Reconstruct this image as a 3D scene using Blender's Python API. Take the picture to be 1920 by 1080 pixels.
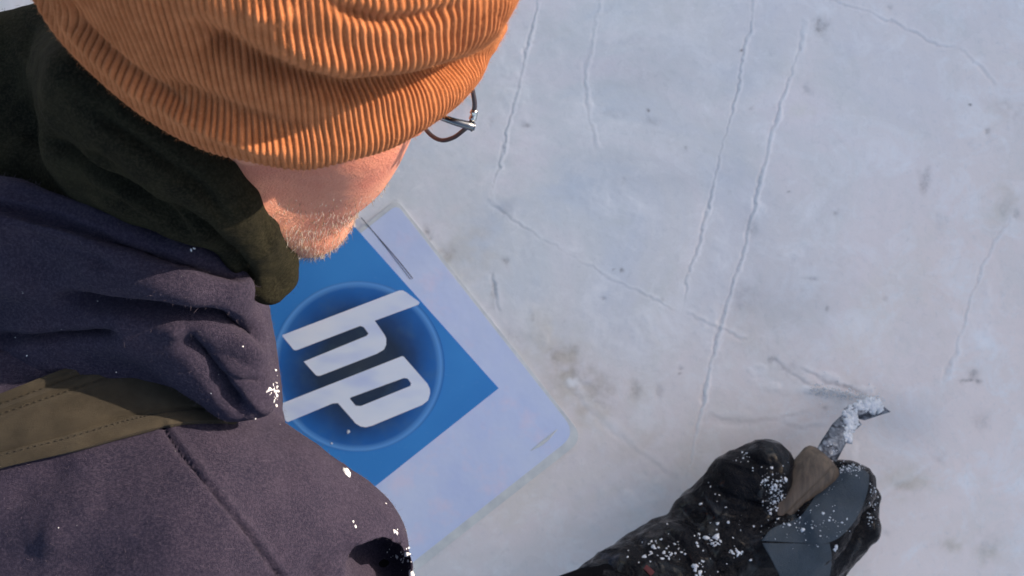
import bpy, math, random
import numpy as np
from mathutils import Vector, Matrix
from mathutils.bvhtree import BVHTree

random.seed(5)
rng = np.random.default_rng(5)
for o in list(bpy.data.objects):
    bpy.data.objects.remove(o)
scene = bpy.context.scene
C = scene.collection

# ------------------------------------------------------------------ camera
CAM_H, FPX = 1.15, 2208.0
cam = bpy.data.cameras.new('camera')
cam.sensor_width = 36.0
cam.lens = 36.0 * FPX / 1920.0
cam.clip_start = 0.02
cam.clip_end = 1000
camo = bpy.data.objects.new('camera', cam)
C.objects.link(camo)
camo.location = (0, 0, CAM_H)
camo.rotation_euler = (0, 0, 0)
scene.camera = camo
cam.dof.use_dof = True
cam.dof.focus_distance = 0.72
cam.dof.aperture_fstop = 16

# ------------------------------------------------------------------ light
SUN = Vector((0.80, 0.33, 0.33)).normalized()      # direction towards the sun
world = bpy.data.worlds.new('World')
scene.world = world
world.use_nodes = True
nt = world.node_tree
nt.nodes.clear()
wo = nt.nodes.new('ShaderNodeOutputWorld')
bg = nt.nodes.new('ShaderNodeBackground')
sk = nt.nodes.new('ShaderNodeTexSky')
sk.sky_type = 'NISHITA'
sk.sun_disc = False
sk.sun_elevation = math.asin(SUN.z)
sk.sun_rotation = math.atan2(SUN.x, SUN.y)
sk.air_density = 1.0
sk.dust_density = 2.5
bg.inputs[1].default_value = 0.15
wb = nt.nodes.new('ShaderNodeMix')
wb.data_type = 'RGBA'
wb.blend_type = 'MULTIPLY'
wb.inputs[0].default_value = 1.0
wb.inputs[7].default_value = (1.10, 1.01, .915, 1)
nt.links.new(sk.outputs[0], wb.inputs[6])
nt.links.new(wb.outputs[2], bg.inputs[0])
nt.links.new(bg.outputs[0], wo.inputs[0])
sl = bpy.data.lights.new('sun', 'SUN')
sl.energy = 4.5
sl.angle = math.radians(0.6)
sl.color = (1.0, 0.80, 0.60)
so = bpy.data.objects.new('sun', sl)
C.objects.link(so)
so.location = (3, 1, 3)
so.rotation_euler = SUN.to_track_quat('Z', 'Y').to_euler()
scene.view_settings.view_transform = 'Standard'
scene.view_settings.look = 'None'
scene.view_settings.gamma = 1.0
scene.view_settings.exposure = 1.06
scene.cycles.max_bounces = 8
scene.cycles.use_denoising = True


# ------------------------------------------------------------------ helpers
def P(u, v, z=0.0):
    """a point of the place, met at height z along the sight line of photo pixel (u, v)"""
    d = (CAM_H - z) / FPX
    return np.array([(u - 960.0) * d, (540.0 - v) * d, z])


def pix(X):
    d = CAM_H - X[:, 2]
    return np.stack([960 + FPX * X[:, 0] / d, 540 - FPX * X[:, 1] / d], -1)


def tag(o, label=None, cat=None, group=None, kind=None):
    if label: o['label'] = label
    if cat: o['category'] = cat
    if group: o['group'] = group
    if kind: o['kind'] = kind
    return o


def make(name, verts, faces, mat=None, parent=None, smooth=True):
    me = bpy.data.meshes.new(name)
    verts = np.asarray(verts, dtype=np.float32)
    if isinstance(faces, np.ndarray):
        me.vertices.add(len(verts))
        me.vertices.foreach_set('co', verts.ravel())
        k = faces.shape[1]
        me.loops.add(faces.size)
        me.loops.foreach_set('vertex_index', faces.ravel().astype(np.int32))
        me.polygons.add(len(faces))
        me.polygons.foreach_set('loop_start', np.arange(0, faces.size, k, dtype=np.int32))
        me.update(calc_edges=True)
        me.validate()
    else:
        me.from_pydata([tuple(map(float, v)) for v in verts], [], faces)
    if smooth:
        me.polygons.foreach_set('use_smooth', [True] * len(me.polygons))
    o = bpy.data.objects.new(name, me)
    C.objects.link(o)
    for m in (mat if isinstance(mat, (list, tuple)) else [mat]):
        if m: me.materials.append(m)
    if parent: o.parent = parent
    return o


def co_of(o):
    a = np.empty(len(o.data.vertices) * 3, np.float32)
    o.data.vertices.foreach_get('co', a)
    return a.reshape(-1, 3)


def no_of(o):
    a = np.empty(len(o.data.vertices) * 3, np.float32)
    o.data.vertices.foreach_get('normal', a)
    return a.reshape(-1, 3)


def set_co(o, a):
    o.data.vertices.foreach_set('co', a.astype(np.float32).ravel())
    o.data.update()


def apply_mod(o, typ, **kw):
    m = o.modifiers.new(typ, typ)
    for k, v in kw.items(): setattr(m, k, v)
    dg = bpy.context.evaluated_depsgraph_get()
    me = bpy.data.meshes.new_from_object(o.evaluated_get(dg))
    old = o.data
    o.modifiers.clear()
    o.data = me
    me.name = o.name
    bpy.data.meshes.remove(old)
    return o


def vnoise(X, scale, seed=0):
    """smooth value noise, -1..1, on an (n,3) array"""
    X = X * scale + seed * 17.31
    i = np.floor(X).astype(np.int64)
    f = X - i
    f = f * f * (3 - 2 * f)
    out = 0
    for dx in (0, 1):
        for dy in (0, 1):
            for dz in (0, 1):
                h = ((i[:, 0] + dx) * 73856093) ^ ((i[:, 1] + dy) * 19349663) ^ ((i[:, 2] + dz) * 83492791) ^ (seed * 2654435)
                h = (h ^ (h >> 13)) * 1274126177
                r = ((h ^ (h >> 16)) & 0xffff) / 32767.5 - 1
                w = (f[:, 0] if dx else 1 - f[:, 0]) * (f[:, 1] if dy else 1 - f[:, 1]) * (f[:, 2] if dz else 1 - f[:, 2])
                out = out + r * w
    return out


def fbm(X, scale, seed=0, oct=3):
    return sum(vnoise(X, scale * 2 ** k, seed + k) / 2 ** k for k in range(oct))


def poly_d(Q, pts):
    """distance of points Q (n,2) to a polyline and how far along it (0..1)"""
    pts = np.array(pts, float)
    best = np.full(len(Q), 1e9)
    along = np.zeros(len(Q))
    side = np.zeros(len(Q))
    L = np.linalg.norm(np.diff(pts, axis=0), axis=1)
    cum = np.concatenate([[0], np.cumsum(L)])
    for k in range(len(pts) - 1):
        a, b = pts[k], pts[k + 1]
        ab = b - a
        t = np.clip(((Q - a) @ ab) / (ab @ ab), 0, 1)
        q = Q - (a + t[:, None] * ab)
        d = np.hypot(q[:, 0], q[:, 1])
        m = d < best
        best[m] = d[m]
        along[m] = ((cum[k] + t * L[k]) / cum[-1])[m]
        side[m] = (ab[0] * q[:, 1] - ab[1] * q[:, 0])[m]
    return best, along, np.sign(side)


def crease(o, items, faces_up=True):
    """folds: each (polyline in photo pixels, width px, depth m); negative digs in"""
    X = co_of(o)
    N = no_of(o)
    Q = pix(X)
    view = np.array([0, 0, CAM_H]) - X
    view /= np.linalg.norm(view, axis=1)[:, None]
    fac = np.clip((N * view).sum(1) * 2.5, 0, 1) if faces_up else 1.0
    D = np.zeros(len(X))
    for it in items:
        pts, w, a = it[:3]
        ends = it[3] if len(it) > 3 else 0.15
        p = np.array(pts, float)
        m = ((Q > p.min(0) - 3 * w) & (Q < p.max(0) + 3 * w)).all(1)
        if not m.any(): continue
        d, t, s = poly_d(Q[m], p)
        tp = np.clip(t / max(ends, 1e-3), 0, 1) * np.clip((1 - t) / max(ends, 1e-3), 0, 1) if ends else 1
        D[m] += a * np.exp(-(d / w) ** 2) * tp
    set_co(o, X + N * (D * fac)[:, None])


def surface_nets(D, org, h):
    ins = D < 0
    nx, ny, nz = D.shape
    c = [ins[i:nx - 1 + i, j:ny - 1 + j, k:nz - 1 + k] for i in (0, 1) for j in (0, 1) for k in (0, 1)]
    s = sum(x.astype(np.int8) for x in c)
    act = (s > 0) & (s < 8)
    idx = np.full(act.shape, -1, np.int64)
    A = np.argwhere(act)
    idx[act] = np.arange(len(A))
    acc = np.zeros((len(A), 3))
    cnt = np.zeros(len(A))
    for ax in range(3):
        o1, o2 = [a for a in range(3) if a != ax]
        for p in (0, 1):
            for q in (0, 1):
                off = np.zeros(3, int)
                off[o1], off[o2] = p, q
                a = A + off
                b = a.copy()
                b[:, ax] += 1
                da, db = D[tuple(a.T)], D[tuple(b.T)]
                m = (da < 0) != (db < 0)
                t = np.where(m, da / np.where(m, da - db, 1), 0)
                pt = a.astype(float)
                pt[:, ax] += t
                acc[m] += pt[m]
                cnt[m] += 1
    V = org + h * acc / cnt[:, None]
    F = []
    for ax in range(3):
        o1, o2 = [(1, 2), (2, 0), (0, 1)][ax]
        sl0 = [slice(None)] * 3
        sl0[ax] = slice(0, -1)
        sl1 = [slice(None)] * 3
        sl1[ax] = slice(1, None)
        x = ins[tuple(sl0)] != ins[tuple(sl1)]
        E = np.argwhere(x)
        ok = (E[:, o1] > 0) & (E[:, o2] > 0) & (E[:, o1] < D.shape[o1] - 1) & (E[:, o2] < D.shape[o2] - 1)
        E = E[ok]
        flip = ins[tuple(E.T)]
        q = []
        for a, b in ((-1, -1), (0, -1), (0, 0), (-1, 0)):
            e = E.copy()
            e[:, o1] += a
            e[:, o2] += b
            q.append(idx[tuple(e.T)])
        q = np.stack(q, 1)
        q[~flip] = q[~flip][:, ::-1]
        F.append(q)
    F = np.concatenate(F)
    return V, F[(F >= 0).all(1)]


class Blob:
    """smooth union of tapered capsules and ellipsoids, meshed as one continuous surface"""
    def __init__(s): s.items = []

    def cap(s, a, b, ra, rb, k=0.012):
        s.items.append(('c', np.array(a, float), np.array(b, float), ra, rb, k))

    def chain(s, pts, k=0.012, px=True, grow=0.0, mul=1.0):
        q = [(P(*p[:3]) if px else np.array(p[:3], float), p[3] * mul + grow) for p in pts]
        if len(q) == 1: s.cap(q[0][0], q[0][0] + 1e-4, q[0][1], q[0][1], k)
        for (a, ra), (b, rb) in zip(q, q[1:]): s.cap(a, b, ra, rb, k)

    def ell(s, c, M, r, k=0.012, cut=False):
        """ellipsoid; M rows = its axes"""
        s.items.append(('x' if cut else 'e', np.array(c, float), np.array(M, float), np.array(r, float), None, k))

    def mesh(s, name, h, mat, parent=None, smooth=2, floor=None):
        lo, hi = np.full(3, 1e9), np.full(3, -1e9)
        bb = []
        for it in s.items:
            if it[0] == 'c':
                l = np.minimum(it[1] - it[3], it[2] - it[4])
                u = np.maximum(it[1] + it[3], it[2] + it[4])
            else:
                l, u = it[1] - it[3].max(), it[1] + it[3].max()
            bb.append((l, u))
            lo, hi = np.minimum(lo, l), np.maximum(hi, u)
        lo = lo - 4 * h
        n = np.ceil((hi + 4 * h - lo) / h).astype(int) + 1
        D = np.full(n, 0.03, np.float32)
        g = [lo[i] + h * np.arange(n[i]) for i in range(3)]
        for it, (l, u) in zip(s.items, bb):
            k = it[5]
            pad = 0.03 + k
            a = np.maximum(((l - pad - lo) / h).astype(int), 0)
            b = np.minimum(((u + pad - lo) / h).astype(int) + 2, n)
            X = np.stack(np.meshgrid(g[0][a[0]:b[0]], g[1][a[1]:b[1]], g[2][a[2]:b[2]], indexing='ij'), -1)
            if it[0] == 'c':
                ab = it[2] - it[1]
                t = np.clip(((X - it[1]) @ ab) / (ab @ ab), 0, 1)
                d = np.linalg.norm(X - it[1] - t[..., None] * ab, axis=-1) - (it[3] + t * (it[4] - it[3]))
            else:
                q = (X - it[1]) @ it[2].T
                k0 = np.linalg.norm(q / it[3], axis=-1)
                k1 = np.linalg.norm(q / it[3] ** 2, axis=-1) + 1e-9
                d = k0 * (k0 - 1) / k1
            sub = D[a[0]:b[0], a[1]:b[1], a[2]:b[2]]
            if it[0] == 'x':
                hh = np.clip(0.5 - 0.5 * (sub + d) / k, 0, 1)
                sub[...] = sub * (1 - hh) + (-d) * hh + k * hh * (1 - hh)
            else:
                hh = np.clip(0.5 + 0.5 * (sub - d) / k, 0, 1)
                sub[...] = sub * (1 - hh) + d * hh - k * hh * (1 - hh)
        if floor is not None:
            D = np.maximum(D, (floor - g[2])[None, None, :].astype(np.float32))
        V, F = surface_nets(D, lo, h)
        o = make(name, V, F, mat, parent)
        if smooth: apply_mod(o, 'SMOOTH', factor=0.5, iterations=smooth)
        return o


def tube_mesh(paths, radii, sides=6, cap=True):
    """many swept tubes in one vertex/face list"""
    V, F = [], []
    for pts, rr in zip(paths, radii):
        pts = np.array(pts, float)
        n = len(pts)
        rr = np.broadcast_to(rr, n)
        T = np.gradient(pts, axis=0)
        T /= np.linalg.norm(T, axis=1)[:, None] + 1e-12
        up = np.array([0, 0, 1.0]) if abs(T[0][2]) < 0.9 else np.array([1.0, 0, 0])
        base = len(V)
        for i in range(n):
            a = np.cross(T[i], up)
            a /= np.linalg.norm(a) + 1e-12
            b = np.cross(T[i], a)
            up = -b if np.dot(-b, up) > 0 else b
            for j in range(sides):
                ph = 2 * math.pi * j / sides
                V.append(pts[i] + rr[i] * (math.cos(ph) * a + math.sin(ph) * b))
        for i in range(n - 1):
            for j in range(sides):
                k = (j + 1) % sides
                F.append((base + i * sides + j, base + i * sides + k, base + (i + 1) * sides + k, base + (i + 1) * sides + j))
        if cap:
            F.append(tuple(base + j for j in range(sides))[::-1])
            F.append(tuple(base + (n - 1) * sides + j for j in range(sides)))
    return V, F


def bez(pts, n):
    """Catmull-Rom through points"""
    p = np.array(pts, float)
    p = np.vstack([2 * p[0] - p[1], p, 2 * p[-1] - p[-2]])
    out = []
    m = len(p) - 3
    for t in np.linspace(0, m - 1e-6, n):
        i = int(t)
        f = t - i
        a, b, c, d = p[i:i + 4]
        out.append(0.5 * ((2 * b) + (-a + c) * f + (2 * a - 5 * b + 4 * c - d) * f * f + (-a + 3 * b - 3 * c + d) * f ** 3))
    return np.array(out)


def crumbs(centres, sizes, seed=3):
    """little irregular lumps of snow, many in one mesh"""
    r = np.random.default_rng(seed)
    t = (1 + 5 ** .5) / 2
    iv = np.array([(-1, t, 0), (1, t, 0), (-1, -t, 0), (1, -t, 0), (0, -1, t), (0, 1, t), (0, -1, -t), (0, 1, -t), (t, 0, -1), (t, 0, 1), (-t, 0, -1), (-t, 0, 1)]) / 1.9
    jf = [(0, 11, 5), (0, 5, 1), (0, 1, 7), (0, 7, 10), (0, 10, 11), (1, 5, 9), (5, 11, 4), (11, 10, 2), (10, 7, 6), (7, 1, 8), (3, 9, 4), (3, 4, 2), (3, 2, 6), (3, 6, 8), (3, 8, 9), (4, 9, 5), (2, 4, 11), (6, 2, 10), (8, 6, 7), (9, 8, 1)]
    V, F = [], []
    for c, s in zip(centres, sizes):
        b = len(V)
        V += list(np.array(c) + iv * s * r.uniform(.45, 1.3, (12, 1)) * r.uniform(.7, 1.4, (1, 3)) * np.array([1.1, 1.1, .55]))
        F += [tuple(b + k for k in f) for f in jf]
    return V, F


def fibres(name, o, mask, n, L, rad, mat, parent, seed=1, along=0.5):
    """loose fibres standing off a cloth, all in one mesh"""
    r = np.random.default_rng(seed)
    X, N = co_of(o), no_of(o)
    c = np.where(mask(X))[0]
    i = r.choice(c, n)
    p = X[i] + r.normal(0, .0006, (n, 3))
    d = N[i] * along + r.normal(0, .6, (n, 3))
    d /= np.linalg.norm(d, axis=1)[:, None]
    a = np.cross(d, r.normal(0, 1, (n, 3)))
    a /= np.linalg.norm(a, axis=1)[:, None] + 1e-9
    b_ = np.cross(d, a)
    l = L * r.lognormal(-.2, .45, n)[:, None]
    mid = p + d * l * .5 + a * l * .12
    tip = p + d * l + b_ * l * .25
    rows = []
    for base, k in ((p, 1.0), (mid, .8)):
        for ph in (0, 2.094, 4.189): rows.append(base + rad * k * (math.cos(ph) * a + math.sin(ph) * b_))
    rows.append(tip)
    V = np.stack(rows, 1).reshape(-1, 3)
    q = np.arange(n)[:, None] * 7
    F = np.concatenate([q + np.array(f) for f in ((0, 1, 4), (0, 4, 3), (1, 2, 5), (1, 5, 4), (2, 0, 3), (2, 3, 5), (3, 4, 6), (4, 5, 6), (5, 3, 6))])
    f = make(name, V, F, mat, parent)
    f['kind'] = 'stuff'
    return f


# ------------------------------------------------------------------ materials
class Mat:
    def __init__(s, name, rough=.6, **kw):
        s.m = bpy.data.materials.new(name)
        s.m.use_nodes = True
        s.t = s.m.node_tree
        s.b = s.t.nodes['Principled BSDF']
        s.b.inputs['Roughness'].default_value = rough
        for k, v in kw.items(): s.b.inputs[k.replace('_', ' ')].default_value = v
        s.tc = s.n('ShaderNodeTexCoord')
        s.bump_prev = None

    def n(s, typ, **kw):
        x = s.t.nodes.new(typ)
        for k, v in kw.items(): setattr(x, k, v)
        return x

    def l(s, a, b): s.t.links.new(a, b)

    def noise(s, scale, detail=3, rough=.5, stretch=None, dist=0):
        x = s.n('ShaderNodeTexNoise')
        x.inputs['Scale'].default_value = scale
        x.inputs['Detail'].default_value = detail
        x.inputs['Roughness'].default_value = rough
        x.inputs['Distortion'].default_value = dist
        src = s.tc.outputs['Object']
        if stretch:
            mp = s.n('ShaderNodeMapping')
            mp.inputs['Scale'].default_value = stretch[:3]
            if len(stretch) > 3: mp.inputs['Rotation'].default_value = (0, 0, stretch[3])
            s.l(src, mp.inputs[0])
            src = mp.outputs[0]
        s.l(src, x.inputs['Vector'])
        return x.outputs['Fac']

    def ramp(s, src, stops):
        r = s.n('ShaderNodeValToRGB')
        e = r.color_ramp.elements
        while len(e) < len(stops): e.new(.5)
        for k, (p, c) in enumerate(stops):
            e[k].position = p
            e[k].color = (*c, 1) if not isinstance(c, float) else (c, c, c, 1)
        s.l(src, r.inputs[0])
        return r.outputs[0]

    def mix(s, fac, a, b, mode='MIX'):
        x = s.n('ShaderNodeMix', data_type='RGBA', blend_type=mode)
        if isinstance(fac, (int, float)): x.inputs[0].default_value = fac
        else: s.l(fac, x.inputs[0])
        for k, v in ((6, a), (7, b)):
            if isinstance(v, tuple): x.inputs[k].default_value = (*v, 1)
            else: s.l(v, x.inputs[k])
        return x.outputs[2]

    def math(s, op, a, b=0.0):
        x = s.n('ShaderNodeMath', operation=op)
        for k, v in ((0, a), (1, b)):
            if isinstance(v, (int, float)): x.inputs[k].default_value = v
            else: s.l(v, x.inputs[k])
        return x.outputs[0]

    def attr(s, name):
        a = s.n('ShaderNodeAttribute')
        a.attribute_name = name
        return a.outputs['Fac']

    def col(s, src):
        if isinstance(src, tuple): s.b.inputs['Base Color'].default_value = (*src, 1)
        else: s.l(src, s.b.inputs['Base Color'])

    def bump(s, src, dist, strength=1.0):
        x = s.n('ShaderNodeBump')
        x.inputs['Distance'].default_value = dist
        x.inputs['Strength'].default_value = strength
        s.l(src, x.inputs['Height'])
        if s.bump_prev: s.l(s.bump_prev, x.inputs['Normal'])
        s.bump_prev = x.outputs[0]
        s.l(x.outputs[0], s.b.inputs['Normal'])


# ice: milky, cloudy, with dirt frozen into it
m = Mat('ice', .42, Specular_IOR_Level=.35)
cl = m.ramp(m.noise(4.2, 5, .6, dist=.8), [(.34, (.66, .735, .82)), (.47, (.75, .79, .82)), (.58, (.83, .82, .86)), (.68, (.78, .79, .76))])
bounce_tint = m.ramp(m.attr('bounce_tint'), [(0, 0.0), (1, 1.0)])
cl = m.mix(bounce_tint, cl, (.93, .80, .75))  # warm bounced light painted into the ice colour
cl = m.mix(m.math('MULTIPLY', m.ramp(m.noise(11, 5, .7, dist=.5), [(.50, 0.0), (.66, 1.0)]), .22), cl, (.62, .66, .62))
cl = m.mix(m.math('MULTIPLY', m.ramp(m.noise(19, 6, .7, dist=.6), [(.50, 0.0), (.70, 1.0)]), .55), cl, (.95, .96, .98))
cl = m.mix(m.math('MULTIPLY', m.ramp(m.noise(60, 5, .75, dist=.4), [(.56, 0.0), (.72, 1.0)]), .30), cl, (.97, .98, 1.0))
cl = m.mix(m.math('MULTIPLY', m.ramp(m.noise(110, 4, .7, dist=.4), [(.57, 0.0), (.70, 1.0)]), .16), cl, (.46, .50, .54))
cl = m.mix(m.math('MULTIPLY', m.ramp(m.noise(320, 2, .6, (1, .35, 1, .3)), [(.62, 0.0), (.72, 1.0)]), .14), cl, (.55, .58, .62))
cl = m.mix(m.math('MULTIPLY', m.attr('dirt'), m.ramp(m.noise(240, 3, .6), [(.35, .45), (.65, 1.0)])), cl, (.115, .10, .095))
cl = m.mix(m.attr('stain'), cl, (.58, .50, .36))
cl = m.mix(m.attr('frost'), cl, (.93, .95, .98))
cl = m.mix(m.attr('clear'), cl, (.30, .36, .44))  # clear ice, plus the tool's soft shadow painted beside the blade
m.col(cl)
m.l(m.ramp(m.noise(9, 4), [(.35, .20), (.7, .48)]), m.b.inputs['Roughness'])
m.bump(m.noise(60, 4, .6), .0012, .3)
m.bump(m.noise(420, 3, .6), .0004, .25)
M_ice = m.m

m = Mat('snow', .7, Subsurface_Weight=.0)
m.col(m.ramp(m.noise(300, 3), [(.3, (.62, .65, .72)), (.7, (.78, .80, .84))]))
m.bump(m.noise(900, 3), .0006)
M_snow = m.m

m = Mat('shade_bank_snow', .8)
m.col((.8, .82, .86))
m.bump(m.noise(12, 5), .05)
M_bank = m.m

# beanie wool
m = Mat('orange_knit', .9, Sheen_Weight=.10, Sheen_Roughness=.5, Specular_IOR_Level=.1)
m.b.inputs['Sheen Tint'].default_value = (1, .7, .45, 1)
kn = m.noise(120, 4, .6)
cl = m.ramp(kn, [(.3, (.325, .112, .044)), (.7, (.455, .172, .074))])
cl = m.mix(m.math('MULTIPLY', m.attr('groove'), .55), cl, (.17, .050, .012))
cl = m.mix(m.math('MULTIPLY', m.ramp(m.noise(2200, 2, .7), [(.62, 0.0), (.72, 1.0)]), .35), cl, (.95, .62, .38))
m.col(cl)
m.bump(m.noise(1500, 3, .7), .0007)
M_knit = m.m


def fleece(name, a, b, speck, rough=.95, sheen=.15, fine=1500):
    m = Mat(name, rough, Sheen_Weight=sheen, Sheen_Roughness=.5, Specular_IOR_Level=.06)
    m.b.inputs['Sheen Tint'].default_value = (*[min(1, x * 5 + .1) for x in b], 1)
    c = m.ramp(m.noise(40, 5, .7), [(.35, a), (.68, b)])
    c = m.mix(m.math('MULTIPLY', m.ramp(m.noise(620, 4, .75), [(.44, 0.0), (.62, 1.0)]), .50), c, speck)
    c = m.mix(m.math('MULTIPLY', m.ramp(m.noise(700, 3, .7), [(.60, 0.0), (.75, 1.0)]), .6), c, tuple(x * .35 for x in a))
    m.col(c)
    m.bump(m.noise(90, 4, .6), .0016, .6)
    m.bump(m.noise(fine, 4, .75), .0020, 1.0)
    return m.m


M_jacket = fleece('grey_fleece', (.020, .019, .038), (.034, .029, .052), (.078, .066, .102))
M_gaiter = fleece('olive_fleece', (.007, .0075, .006), (.026, .025, .015), (.050, .047, .030), sheen=.03)
M_trouser = fleece('trouser_cloth', (.02, .02, .022), (.03, .03, .03), (.04, .04, .04))

m = Mat('strap_web', .8, Sheen_Weight=.05, Specular_IOR_Level=.1)
cl = m.ramp(m.noise(60, 4, .6), [(.3, (.026, .0225, .0165)), (.7, (.048, .041, .030))])
m.col(cl)
m.bump(m.noise(1800, 2, .5, (1, 3, 1, .4)), .0007)
M_strap = m.m
m = Mat('stitch', .8)
m.col((.012, .010, .007))
m.bump(m.noise(2500, 2), .0005)
M_stitch = m.m

m = Mat('black_lining', 1.0, Specular_IOR_Level=.05)
m.col((.006, .006, .008))
m.bump(m.noise(120, 3), .002)
M_lining = m.m
# skin
m = Mat('skin', .48, Subsurface_Weight=.12, Subsurface_Scale=.012)
m.b.inputs['Subsurface Radius'].default_value = (1, .35, .18)
cl = m.ramp(m.noise(22, 4, .6), [(.35, (.50, .175, .120)), (.65, (.64, .295, .195))])
cl = m.mix(m.math('MULTIPLY', m.ramp(m.noise(300, 3, .7), [(.5, 0.0), (.7, 1.0)]), .35), cl, (.50, .17, .12))
m.col(cl)
m.bump(m.noise(700, 4, .7), .0016, .9)
m.bump(m.noise(130, 3, .6), .0015, .5)
M_skin = m.m
M_hairs = []
for nm, c in (('silver_hair', (.70, .66, .60)), ('sandy_hair', (.38, .25, .14)), ('dark_hair', (.09, .06, .045))):
    m = Mat(nm, .38)
    m.col(c)
    m.b.inputs['Specular IOR Level'].default_value = .6
    M_hairs.append(m.m)

# glove
m = Mat('wet_black_leather', .30, Specular_IOR_Level=.09)
m.col(m.ramp(m.noise(50, 4), [(.3, (.004, .004, .006)), (.7, (.010, .010, .013))]))
m.l(m.ramp(m.noise(70, 4), [(.38, .10), (.62, .38)]), m.b.inputs['Roughness'])
m.bump(m.noise(55, 4, .65, dist=1.2), .006, .7)
m.bump(m.noise(180, 4, .65, dist=.8), .0026, .8)
m.l(m.math('MULTIPLY', m.ramp(m.noise(38, 4, .6, dist=1.0), [(.50, 0.0), (.60, 1.0)]), .45), m.b.inputs['Coat Weight'])
m.b.inputs['Coat Roughness'].default_value = .07
M_glove = m.m
m = Mat('blue_grey_cloth', .62)
cl = m.ramp(m.noise(45, 4), [(.3, (.022, .036, .052)), (.7, (.036, .054, .076))])
m.col(cl)
m.bump(m.noise(28, 4, .6, dist=.8), .005, .7)
m.bump(m.noise(900, 3), .0010)
M_panel = m.m
m = Mat('red_label', .7)
m.col((.085, .010, .014))
M_label = m.m
m = Mat('wood', .55)
cl = m.ramp(m.noise(160, 4, .6, (1, .12, 1, -.75), dist=.5), [(.3, (.060, .044, .033)), (.7, (.165, .118, .084))])
m.col(cl)
m.bump(m.noise(260, 3, .6, (1, .12, 1, -.75)), .0006)
M_wood = m.m
m = Mat('frosted_steel', .35, Metallic=.9)
m.col(m.ramp(m.noise(85, 3, .6, dist=1.5), [(.38, (.05, .055, .07)), (.5, (.16, .18, .22)), (.68, (.38, .41, .46))]))
m.l(m.ramp(m.noise(200, 3), [(.4, .5), (.6, .7)]), m.b.inputs['Roughness'])
m.bump(m.noise(260, 3), .001)
M_steel = m.m
m = Mat('glasses_metal', .25, Metallic=1.0)
m.col((.16, .17, .19))
M_gmetal = m.m
m = Mat('hinge_metal', .18, Metallic=1.0)
m.col((.75, .73, .68))
M_hinge = m.m
m = Mat('dark_frame', .3)
m.col((.025, .020, .028))
M_dframe = m.m
m = Mat('lens_glass', .03)
gls = m.n('ShaderNodeBsdfGlossy')
gls.inputs['Roughness'].default_value = .03
trn = m.n('ShaderNodeBsdfTransparent')
mxs = m.n('ShaderNodeMixShader')
mxs.inputs[0].default_value = .07
m.l(trn.outputs[0], mxs.inputs[1])
m.l(gls.outputs[0], mxs.inputs[2])
m.l(mxs.outputs[0], m.t.nodes['Material Output'].inputs['Surface'])
M_lens = m.m

# sheet
m = Mat('laminated_paper', .38)
cl = m.ramp(m.noise(11, 4, .6), [(.3, (.60, .70, .98)), (.7, (.72, .80, .99))])
cl = m.mix(m.math('MULTIPLY', m.ramp(m.noise(30, 4, .6), [(.52, 0.0), (.68, 1.0)]), .45), cl, (.84, .74, .90))  # pinkish stains, and pinkish reflections painted into the paper colour
cl = m.mix(m.math('MULTIPLY', m.ramp(m.noise(9, 3, .5), [(.5, 0.0), (.7, 1.0)]), .45), cl, (.46, .58, .88))
m.col(cl)
m.bump(m.noise(28, 3, .5), .0020, .7)
M_paper = m.m
m = Mat('film_margin', .35)
m.col(m.ramp(m.noise(60, 4, .6), [(.3, (.60, .64, .66)), (.7, (.78, .81, .80))]))
M_film = m.m
m = Mat('printed_blue', .45, Specular_IOR_Level=.3)
cl = m.ramp(m.noise(7, 3, .5), [(.35, (.040, .23, .62)), (.65, (.060, .30, .72))])
cl = m.mix(m.math('MULTIPLY', m.ramp(m.noise(160, 4, .7), [(.60, 0.0), (.8, 1.0)]), .14), cl, (.30, .45, .75))
m.col(cl)
m.bump(m.noise(30, 3, .5), .0008, .4)
M_blue = m.m
CC = P(671.7, 686.7, 0)
m = Mat('printed_disc', .45, Specular_IOR_Level=.3)     # printed radial artwork
sep = m.n('ShaderNodeVectorMath', operation='LENGTH')
m.l(m.tc.outputs['Object'], sep.inputs[0])
r = m.math('DIVIDE', sep.outputs['Value'], 0.0842)
wob = m.math('ADD', r, m.math('MULTIPLY', m.math('SUBTRACT', m.noise(22, 3, .5), .5), .35))
inner = m.ramp(wob, [(.0, (.040, .056, .078)), (.45, (.024, .044, .085)), (.66, (.022, .070, .20)), (.86, (.022, .135, .43)), (1.0, (.034, .19, .55))])
inner = m.mix(m.math('MULTIPLY', m.ramp(m.noise(45, 4, .6), [(.5, 0.0), (.75, 1.0)]), .30), inner, (.10, .15, .17))
ring = m.ramp(r, [(.90, 0.0), (.965, 1.0), (.998, 0.0)])
cl = m.mix(m.math('MULTIPLY', ring, .6), inner, (.20, .50, .95))
m.col(cl)
M_disc = m.m
m = Mat('printed_letter', .4)
ln = m.noise(18, 2, .4, (1, 2.2, 1, .35))
m.col(m.ramp(ln, [(.30, (.62, .71, .95)), (.5, (.80, .87, .99)), (.7, (.88, .92, .99))]))
M_letter = m.m
m = Mat('pen_line', .6)
m.col((.06, .06, .10))
M_line = m.m

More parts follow.
